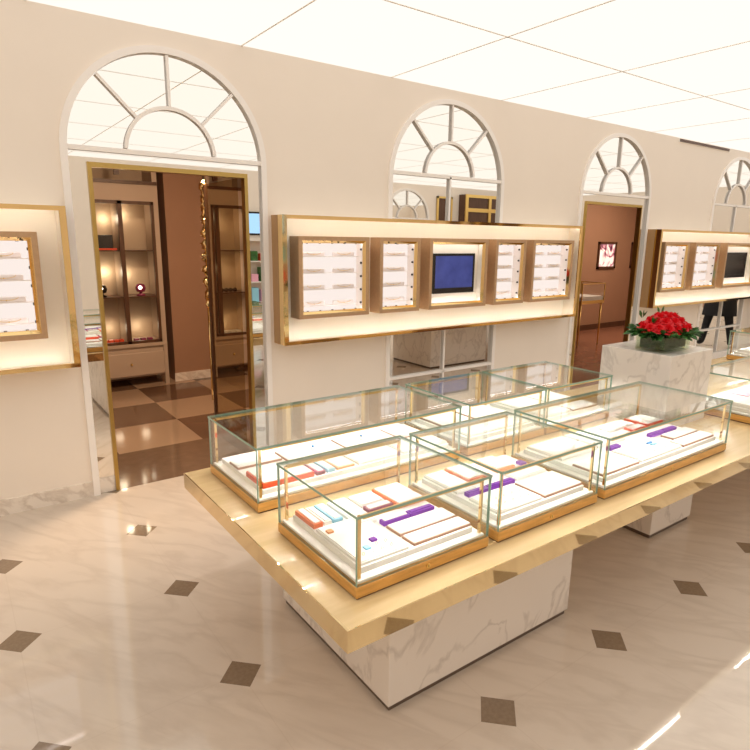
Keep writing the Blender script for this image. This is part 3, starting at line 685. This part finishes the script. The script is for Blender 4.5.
# middle front case
tray('watch_tray', 1.83, 1.965, 1.79, 1.955, .018, m_orange, m_white, 'orange watch tray at the back left of the middle front case')
tray('watch_tray', 2.03, 2.15, 1.80, 1.955, .018, m_peach, m_white, 'peach watch tray at the back right of the middle front case')
tray('bracelet_tray', 1.72, 1.842, 1.676, 1.708, .018, m_purple, m_purple, 'left purple bracelet tray of the middle front case')
tray('bracelet_tray', 1.848, 2.01, 1.676, 1.708, .018, m_purple, m_purple, 'right purple bracelet tray of the middle front case')
flat(1.99, 2.250, 1.49, 1.66, 'white tray with red brown edging at the front right of the middle front case')
pad(1.70, 1.97, 1.49, 1.66, 'plain white tray at the front left of the middle front case')
pad(1.70, 1.815, 1.73, 1.955, 'narrow white tray at the left of the middle front case')
chip(2.20, 2.235, 1.80, 1.84, m_purple, 'small purple card at the right side of the middle front case', h=.014)
pad(2.03, 2.24, 1.685, 1.78, 'white ring tray behind the red edged tray of the middle front case')
# long front case
tray('watch_tray', 3.31, 3.485, 1.79, 1.945, .020, m_red, m_white, 'orange red watch tray with white pad at the back right of the long front case')
tray('watch_tray', 3.16, 3.30, 1.79, 1.85, .014, m_red, m_white, 'small red edged tray left of the large red tray in the long front case')
pad(3.02, 3.29, 1.86, 1.955, 'white tray at the back of the long front case')
pad(2.74, 3.00, 1.74, 1.955, 'large white tray at the back middle of the long front case')
pad(2.42, 2.72, 1.73, 1.955, 'large white tray at the back left of the long front case')
tray('bracelet_tray', 3.155, 3.285, 1.674, 1.706, .018, m_purple, m_purple, 'purple bracelet tray before the red trays of the long front case, left of two')
tray('bracelet_tray', 3.290, 3.425, 1.674, 1.706, .018, m_purple, m_purple, 'purple bracelet tray before the red trays of the long front case, right of two')
tray('bracelet_tray', 2.76, 2.85, 1.674, 1.706, .018, m_purple, m_purple, 'short purple bracelet tray in the middle of the long front case')
flat(3.15, 3.485, 1.49, 1.57, 'white tray with brown edging at the front right end of the long front case')
flat(3.22, 3.485, 1.582, 1.66, 'white tray with brown edging behind the front right tray of the long front case')
flat(2.41, 2.72, 1.49, 1.66, 'white tray with brown edging at the front left of the long front case')
pad(2.74, 3.13, 1.49, 1.66, 'large plain white tray at the front middle of the long front case')
chip(2.985, 3.03, 1.60, 1.612, m_blue, 'tiny blue card on the white tray of the long front case', z=Z0 + .0165)
chip(2.985, 3.03, 1.575, 1.590, m_cyan, 'tiny light blue card on the white tray of the long front case', z=Z0 + .0165)
# other back row cases
flat(2.29, 2.54, 2.43, 2.71, 'white tray with brown edging at the back left of the second back row case')
flat(2.56, 2.82, 2.43, 2.71, 'white tray with brown edging at the back right of the second back row case')
pad(2.29, 2.82, 2.26, 2.41, 'plain white tray at the front of the second back row case')
pad(2.96, 3.22, 2.26, 2.70, 'plain white tray in the left half of the case by the marble pillar')
flat(3.24, 3.50, 2.26, 2.45, 'white edged tray in the front right of the case by the marble pillar')
pad(3.24, 3.50, 2.47, 2.70, 'white tray in the back right of the case by the marble pillar')
# right hand case
pad(4.28, 5.35, 1.50, 1.90, 'large white raised tray in the case right of the marble pillar', h=.022)
chip(4.52, 4.66, 1.74, 1.87, m_pink, 'pink square card on the white tray right of the marble pillar', z=Z0 + .0265, h=.004)
pad(6.57, 7.6, 2.27, 2.70, 'white tray in the farthest glass case at the right picture edge', h=.02)
# small rings laid out on the white trays
def ring_row(pts, z, label, group):
    proto = None
    for x, y in pts:
        if proto is None:
            q = MB().tube([(x + .005 * math.cos(a), y + .002 * math.sin(a), z + .0058 + .005 * math.sin(a)) for a in [2 * math.pi * i / 10 for i in range(11)]], .0009, 6, cap=False).build('finger_ring', m_gold, origin=(x, y, z)); proto = q
        else:
            q = proto.copy(); COL.objects.link(q); q.location = (x, y, z)
        tag(q, label, 'ring', group)
ring_row([(1.06 + .04 * i, 1.52 + .035 * j) for i in range(4) for j in range(2) if not (j == 1 and i < 2)], Z0 + .016, 'small gold ring on the large white tray of the nearest case', 'rings in the nearest case')
ring_row([(1.73 + .05 * i, 1.53 + .05 * j) for i in range(5) for j in range(2)], Z0 + .016, 'small gold ring on the front left white tray of the middle front case', 'rings in the middle front case')
ring_row([(2.80 + .055 * i, 1.52) for i in range(5)], Z0 + .016, 'small gold ring on the front middle white tray of the long front case', 'rings in the long front case')

# ------------------------------------------------------------------ flower arrangement
vx0, vx1, vy0, vy1, vz0, vz1 = 3.655, 3.965, 1.925, 2.125, 1.24, 1.345
v = thing('flower_vase', 'low rectangular glass vase of green stems on the marble pillar', 'vase', ((vx0 + vx1) / 2, (vy0 + vy1) / 2, vz0))
wt = .008
gm = MB().box(vx0, vx1, vy0, vy1, vz0, vz0 + .012)
gm.box(vx0, vx1, vy0, vy0 + wt, vz0 + .012, vz1).box(vx0, vx1, vy1 - wt, vy1, vz0 + .012, vz1).box(vx0, vx0 + wt, vy0 + wt, vy1 - wt, vz0 + .012, vz1).box(vx1 - wt, vx1, vy0 + wt, vy1 - wt, vz0 + .012, vz1)
gm.build('glass_body', clear_glass('vase_glass', (0.90, 0.95, 0.88)), v)
MB().box(vx0 + .016, vx1 - .016, vy0 + .016, vy1 - .016, vz0 + .014, vz1 - .004).build('stem_bundle', m_moss, v, bevel=.01)
fc = Vector(((vx0 + vx1) / 2, (vy0 + vy1) / 2, 1.335))
lv = MB(); rnd = random.Random(3)
for i in range(420):
    a = rnd.uniform(0, 2 * math.pi); k = rnd.uniform(.45, 1.0); 
    rx, ry = .275, .20
    base = fc + Vector((math.cos(a) * rx * k * .78, math.sin(a) * ry * k * .78, rnd.uniform(-.01, .05) * (1.2 - k) + .012))
    d = Vector((math.cos(a + rnd.uniform(-.6, .6)), math.sin(a + rnd.uniform(-.6, .6)), rnd.uniform(-.45, .55))).normalized()
    L = rnd.uniform(.04, .085); wv = L * rnd.uniform(.16, .26); s_ = d.cross(Vector((rnd.uniform(-.4, .4), rnd.uniform(-.4, .4), 1))).normalized() * wv
    n_ = s_.cross(d).normalized() * L * .12
    p = [base, base + d * L * .35 + s_ + n_, base + d * L * .75 + s_ * .7 + n_, base + d * L, base + d * L * .75 - s_ * .7 + n_, base + d * L * .35 - s_ + n_, base + d * L * .5 - n_ * .4]
    lv.add(p, [(0, 1, 6), (1, 2, 6), (2, 3, 6), (3, 4, 6), (4, 5, 6), (5, 0, 6)], 0, True)
for (dx, dy, dz) in ((-.15, .0, .13), (.03, .05, .185), (.13, .02, .14), (-.1, .1, .16)):
    for k in range(5):
        base = fc + Vector((dx + rnd.uniform(-.02, .02), dy, dz - .05)); d = Vector((rnd.uniform(-.5, .5), rnd.uniform(-.5, .3), 1)).normalized(); L = .055; s_ = d.cross(Vector((0, 1, .2))).normalized() * .012
        lv.add([base, base + d * L * .5 + s_, base + d * L, base + d * L * .5 - s_], [(0, 1, 2), (0, 2, 3)], 0, True)
fo = lv.build('foliage', m_leaf, v); fo['kind'] = 'stuff'
def rose_mesh():
    mb = MB(); rn = random.Random(11)
    for layer, (rad, hgt, npet, zoff) in enumerate(((.012, .034, 3, .010), (.022, .034, 4, .006), (.032, .030, 5, .002), (.042, .024, 6, -.002))):
        for k in range(npet):
            a0 = 2 * math.pi * (k / npet) + layer * .7; span = 2 * math.pi / npet * 1.35
            rows_ = []
            for j, tt in enumerate((0, .4, .75, 1.0)):
                for i in range(6):
                    u = i / 5; a = a0 + (u - .5) * span; edge = 1 - (2 * u - 1) ** 2 * .25
                    r = rad * (.35 + .65 * math.sin(tt * math.pi / 2 * 1.0)) * (1.0 + .22 * layer / 3 * tt * tt)
                    rows_.append((r * math.cos(a), r * math.sin(a), zoff - .018 + hgt * tt * edge - (.010 * layer / 3 if tt == 1.0 else 0)))
            mb.add(rows_, [(j * 6 + i, j * 6 + i + 1, (j + 1) * 6 + i + 1, (j + 1) * 6 + i) for j in range(3) for i in range(5)], 0, True)
    mb.lathe((0, 0, -.016), [(.006, -.008), (.03, .002), (.034, .012), (.012, .020)], 10, 0)
    me = mb.build('red_rose', m_rose)
    return me
rose = rose_mesh(); first = True
spots = [(0, 0)]
for ring, (rr, cnt) in enumerate(((.33, 6), (.64, 11), (.93, 16))):
    spots += [(rr * math.cos(2 * math.pi * i / cnt + ring * .4), rr * math.sin(2 * math.pi * i / cnt + ring * .4)) for i in range(cnt)]
for ux, uy in spots:
    q = rose if first else rose.copy()
    if not first: COL.objects.link(q)
    first = False
    d2 = math.hypot(ux, uy)
    q.location = fc + Vector((ux * .190, uy * .135, .048 + .088 * (1 - d2 * d2)))
    nrm = Vector((ux * .9, uy * .9, 1.0)).normalized()
    q.rotation_euler = nrm.to_track_quat('Z', 'Y').to_euler(); q.rotation_euler.rotate_axis('Z', random.uniform(0, 6)); s_ = random.uniform(.80, .98); q.scale = (s_, s_, s_)
    tag(q, 'red rose bloom in the low glass vase on the marble pillar', 'flower', 'red roses in the vase')

# ------------------------------------------------------------------ side of the shop behind the camera (seen in the mirrors)
def opp_arch(c, label_idx):
    t = thing('window_%d' % label_idx, None, None, (c, Y0, 0), kind='structure'); h = .75; n = 36
    cs = MB().arc_band(c, SP, h - .06, h, 0, math.pi, Y0, Y0 + .05, 36)
    for sgn in (-1, 1):
        a, b = sorted((c + sgn * (h - .06), c + sgn * h)); cs.box(a, b, Y0, Y0 + .05, 0, SP)
    cs.box(c - h + .06, c + h - .06, Y0 + .01, Y0 + .045, SP - .02, SP + .02); cs.arc_band(c, SP, .31, .345, 0, math.pi, Y0 + .01, Y0 + .045, 24)
    for a in (45, 90, 135):
        ca, sa = math.cos(math.radians(a)), math.sin(math.radians(a)); cs.bar_xz((c + .34 * ca, SP + .34 * sa), (c + .70 * ca, SP + .70 * sa), .03, Y0 + .01, Y0 + .045)
    cs.build('casing', m_trim, t)
    pts = [(c - h + .02, .1), (c + h - .02, .1), (c + h - .02, SP)] + [(c + (h - .02) * math.cos(math.pi * i / n), SP + (h - .02) * math.sin(math.pi * i / n)) for i in range(1, n)] + [(c - h + .02, SP)]
    MB().prism_xz(pts, Y0, Y0 + .01).build('mirror_glass', m_mirror, t)
for i, c in enumerate((10.0,)): opp_arch(c, 5 + i)
dk = thing('door_3', None, None, (11.3, Y0, 0), kind='structure')
MB().box(11.08, 11.52, Y0, Y0 + .02, 0, 3.05).build('door_leaf', m_walnut, dk)
MB().box(11.02, 11.08, Y0, Y0 + .04, 0, 3.1).box(11.52, 11.58, Y0, Y0 + .04, 0, 3.1).box(11.02, 11.58, Y0, Y0 + .04, 3.05, 3.1).build('door_frame', m_gold, dk)
cb = thing('gold_cabinet', 'tall gold framed cabinet with dark glass on the opposite wall, seen in the arched mirror', 'cabinet', (12.8, Y0, 0))
MB().box(11.85, 13.75, Y0, Y0 + .25, 0, 3.18).build('cabinet_body', m_walnut, cb)
gf = MB()
for a in (11.85, 12.75, 13.65): gf.box(a, a + .1, Y0 + .25, Y0 + .28, .1, 3.18)
for xa, xb in ((11.95, 12.75), (12.85, 13.65)): gf.box(xa, xb, Y0 + .25, Y0 + .28, 3.10, 3.18).box(xa, xb, Y0 + .25, Y0 + .28, 2.72, 2.82).box(xa, xb, Y0 + .25, Y0 + .28, .1, .2)
gf.build('gold_frame', m_gold, cb)
sc_ = thing('light_box', 'blue light box mirrored in the glass strip right of the left doorway', 'light box', (5.7, Y0, 2.0))
MB().box(5.2, 6.2, Y0, Y0 + .06, 2.0, 2.5).build('box_frame', m_black, sc_); MB().box(5.24, 6.16, Y0 + .06, Y0 + .064, 2.04, 2.46).build('lit_face', mat('light_box_blue', (.15, .3, .5), .4, emit=.8, ecol=(.35, .6, .95)), sc_)
su = thing('shelf_unit', 'white shelf unit below the blue light box on the opposite wall', 'shelf', (5.7, Y0, 0))
su_m = MB(); 
for zz in (.10, .55, 1.0, 1.45, 1.9): su_m.box(5.22, 6.18, Y0, Y0 + .30, zz - .02, zz)
su_m.box(5.2, 5.22, Y0, Y0 + .30, 0, 1.92).box(6.18, 6.2, Y0, Y0 + .30, 0, 1.92)
su_m.build('shelf_frame', m_trim, su)
for r_i, zz in enumerate((.55, 1.0, 1.45)):
    for k in range(4):
        m_, w_ = ((m_red, 'red'), (m_cyan, 'light blue'), (m_pink, 'pink'), (m_leaf, 'green'))[(k + r_i) % 4]
        o = B(5.28 + .22 * k, 5.44 + .22 * k, Y0 + .05, Y0 + .24, zz, zz + .16 + .05 * ((k * 3 + r_i) % 4)).build('gift_box', m_, bevel=.006)
        tag(o, '%s gift box on the %s shelf under the blue light box' % (w_, ('low', 'middle', 'upper')[r_i]), 'box')

# ------------------------------------------------------------------ shop visitor beside the far mirror
def person(px, py, ang):
    rot = Matrix.Rotation(ang, 4, 'Z')
    def L(x, y, z): v_ = rot @ Vector((x, y, z)); return Vector((v_.x, v_.y, v_.z))
    t = thing('person', 'person in a long black coat and trousers, legs mirrored behind the roses', 'person', (px, py, 0))
    J = {}; verts = []; rad = []; edges_ = []
    def jv(n, p, r, par=None):
        J[n] = len(verts); verts.append(L(*p)); rad.append(r)
        if par: edges_.append((J[par], J[n]))
    jv('pelvis', (0, 0, .95), .15)
    jv('belly', (0, 0, 1.10), .14, 'pelvis'); jv('chest', (0, 0, 1.30), .16, 'belly'); jv('neckbase', (0, 0, 1.47), .09, 'chest'); jv('neck', (0, -.01, 1.54), .058, 'neckbase')
    jv('head', (0, -.02, 1.64), .095, 'neck'); jv('crown', (0, -.01, 1.72), .085, 'head')
    for s_, q in (('l', -1), ('r', 1)):
        jv('hip' + s_, (q * .11, 0, .88), .105, 'pelvis'); jv('knee' + s_, (q * .19, -.02, .48), .078, 'hip' + s_); jv('ankle' + s_, (q * .25, .02, .09), .058, 'knee' + s_); jv('toe' + s_, (q * .27, -.13, .045), .045, 'ankle' + s_)
        jv('sh' + s_, (q * .19, 0, 1.41), .075, 'neckbase'); jv('elb' + s_, (q * .27, .02, 1.13), .052, 'sh' + s_); jv('wr' + s_, (q * .27, -.08, .90), .035, 'elb' + s_); jv('palm' + s_, (q * .27, -.10, .83), .034, 'wr' + s_)
        for k in range(4):
            jv('f%s%d' % (s_, k), (q * .27, -.135 + .024 * k, .77), .010, 'palm' + s_); jv('g%s%d' % (s_, k), (q * (.265), -.135 + .024 * k, .725 - .006 * (k in (1, 2))), .009, 'f%s%d' % (s_, k))
        jv('th' + s_, (q * .25, -.155, .80), .011, 'palm' + s_)
    me = bpy.data.meshes.new('body'); me.from_pydata(verts, edges_, []); b = bpy.data.objects.new('body', me); COL.objects.link(b); b.parent = t
    for m_ in (m_suit, m_skin): me.materials.append(m_)
    sk = b.modifiers.new('skin', 'SKIN'); sk.use_smooth_shade = True
    if not me.skin_vertices: me.attributes
    for i, r in enumerate(rad): me.skin_vertices[0].data[i].radius = (r, r)
    me.skin_vertices[0].data[0].use_root = True
    sb = b.modifiers.new('smooth', 'SUBSURF'); sb.levels = 2; sb.render_levels = 2
    # evaluate once so that skin shows only at head and hands
    dg = bpy.context.evaluated_depsgraph_get(); em = bpy.data.meshes.new_from_object(b.evaluated_get(dg))
    b.modifiers.clear(); b.data = em
    em.materials.clear(); em.materials.append(m_suit); em.materials.append(m_skin)
    for p_ in em.polygons:
        z = p_.center.z; p_.use_smooth = True
        p_.material_index = 1 if (z > 1.50 or (z < .885 and math.hypot(*(rot.inverted() @ p_.center).to_2d()) > .22 and (rot.inverted() @ p_.center).y < -.02 and z > .68)) else 0
    oc = Vector((px, py, 0))
    cv = MB(); nn = 24; prof = [(.30, .20, .60), (.285, .19, .75), (.255, .175, .95), (.235, .165, 1.12), (.24, .17, 1.30), (.235, .15, 1.40), (.17, .12, 1.47), (.085, .08, 1.51)]
    cvv = [oc + L(a * math.cos(2 * math.pi * k / nn), b_ * math.sin(2 * math.pi * k / nn), z) for a, b_, z in prof for k in range(nn)]
    cv.add(cvv, [(i * nn + k, i * nn + (k + 1) % nn, (i + 1) * nn + (k + 1) % nn, (i + 1) * nn + k) for i in range(len(prof) - 1) for k in range(nn)], 0, True)
    cv.build('coat', m_suit, t)
    hc = L(0, -.02, 1.655)
    hm = MB().lathe(hc + Vector((t.location.x, t.location.y, 0)) + L(0, .025, .015), [(.108, -.07), (.118, .0), (.108, .06), (.07, .105), (.01, .122)], 20); hm.build('hair', m_hair, t)
    fm = MB()
    o_ = Vector((px, py, 0))
    fm.lathe(o_ + L(0, -.122, 1.635), [(.004, -.03), (.016, -.016), (.010, .012), (.004, .025)], 8)
    fm.build('nose', m_skin, t)
    for q in (-1, 1):
        MB().lathe(o_ + L(q * .035, -.108, 1.665), [(.002, -.008), (.011, 0), (.002, .008)], 10).build('eye', m_black, t)
        MB().lathe(o_ + L(q * .102, -.015, 1.645), [(.004, -.03), (.014, 0), (.004, .03)], 8, sy=1.6).build('ear', m_skin, t)
    MB().lathe(o_ + L(0, -.108, 1.595), [(.004, -.006), (.024, 0), (.004, .006)], 10, sy=.5).build('mouth', m_maroon, t)
    return t
person(11.98, 3.98, math.radians(53))
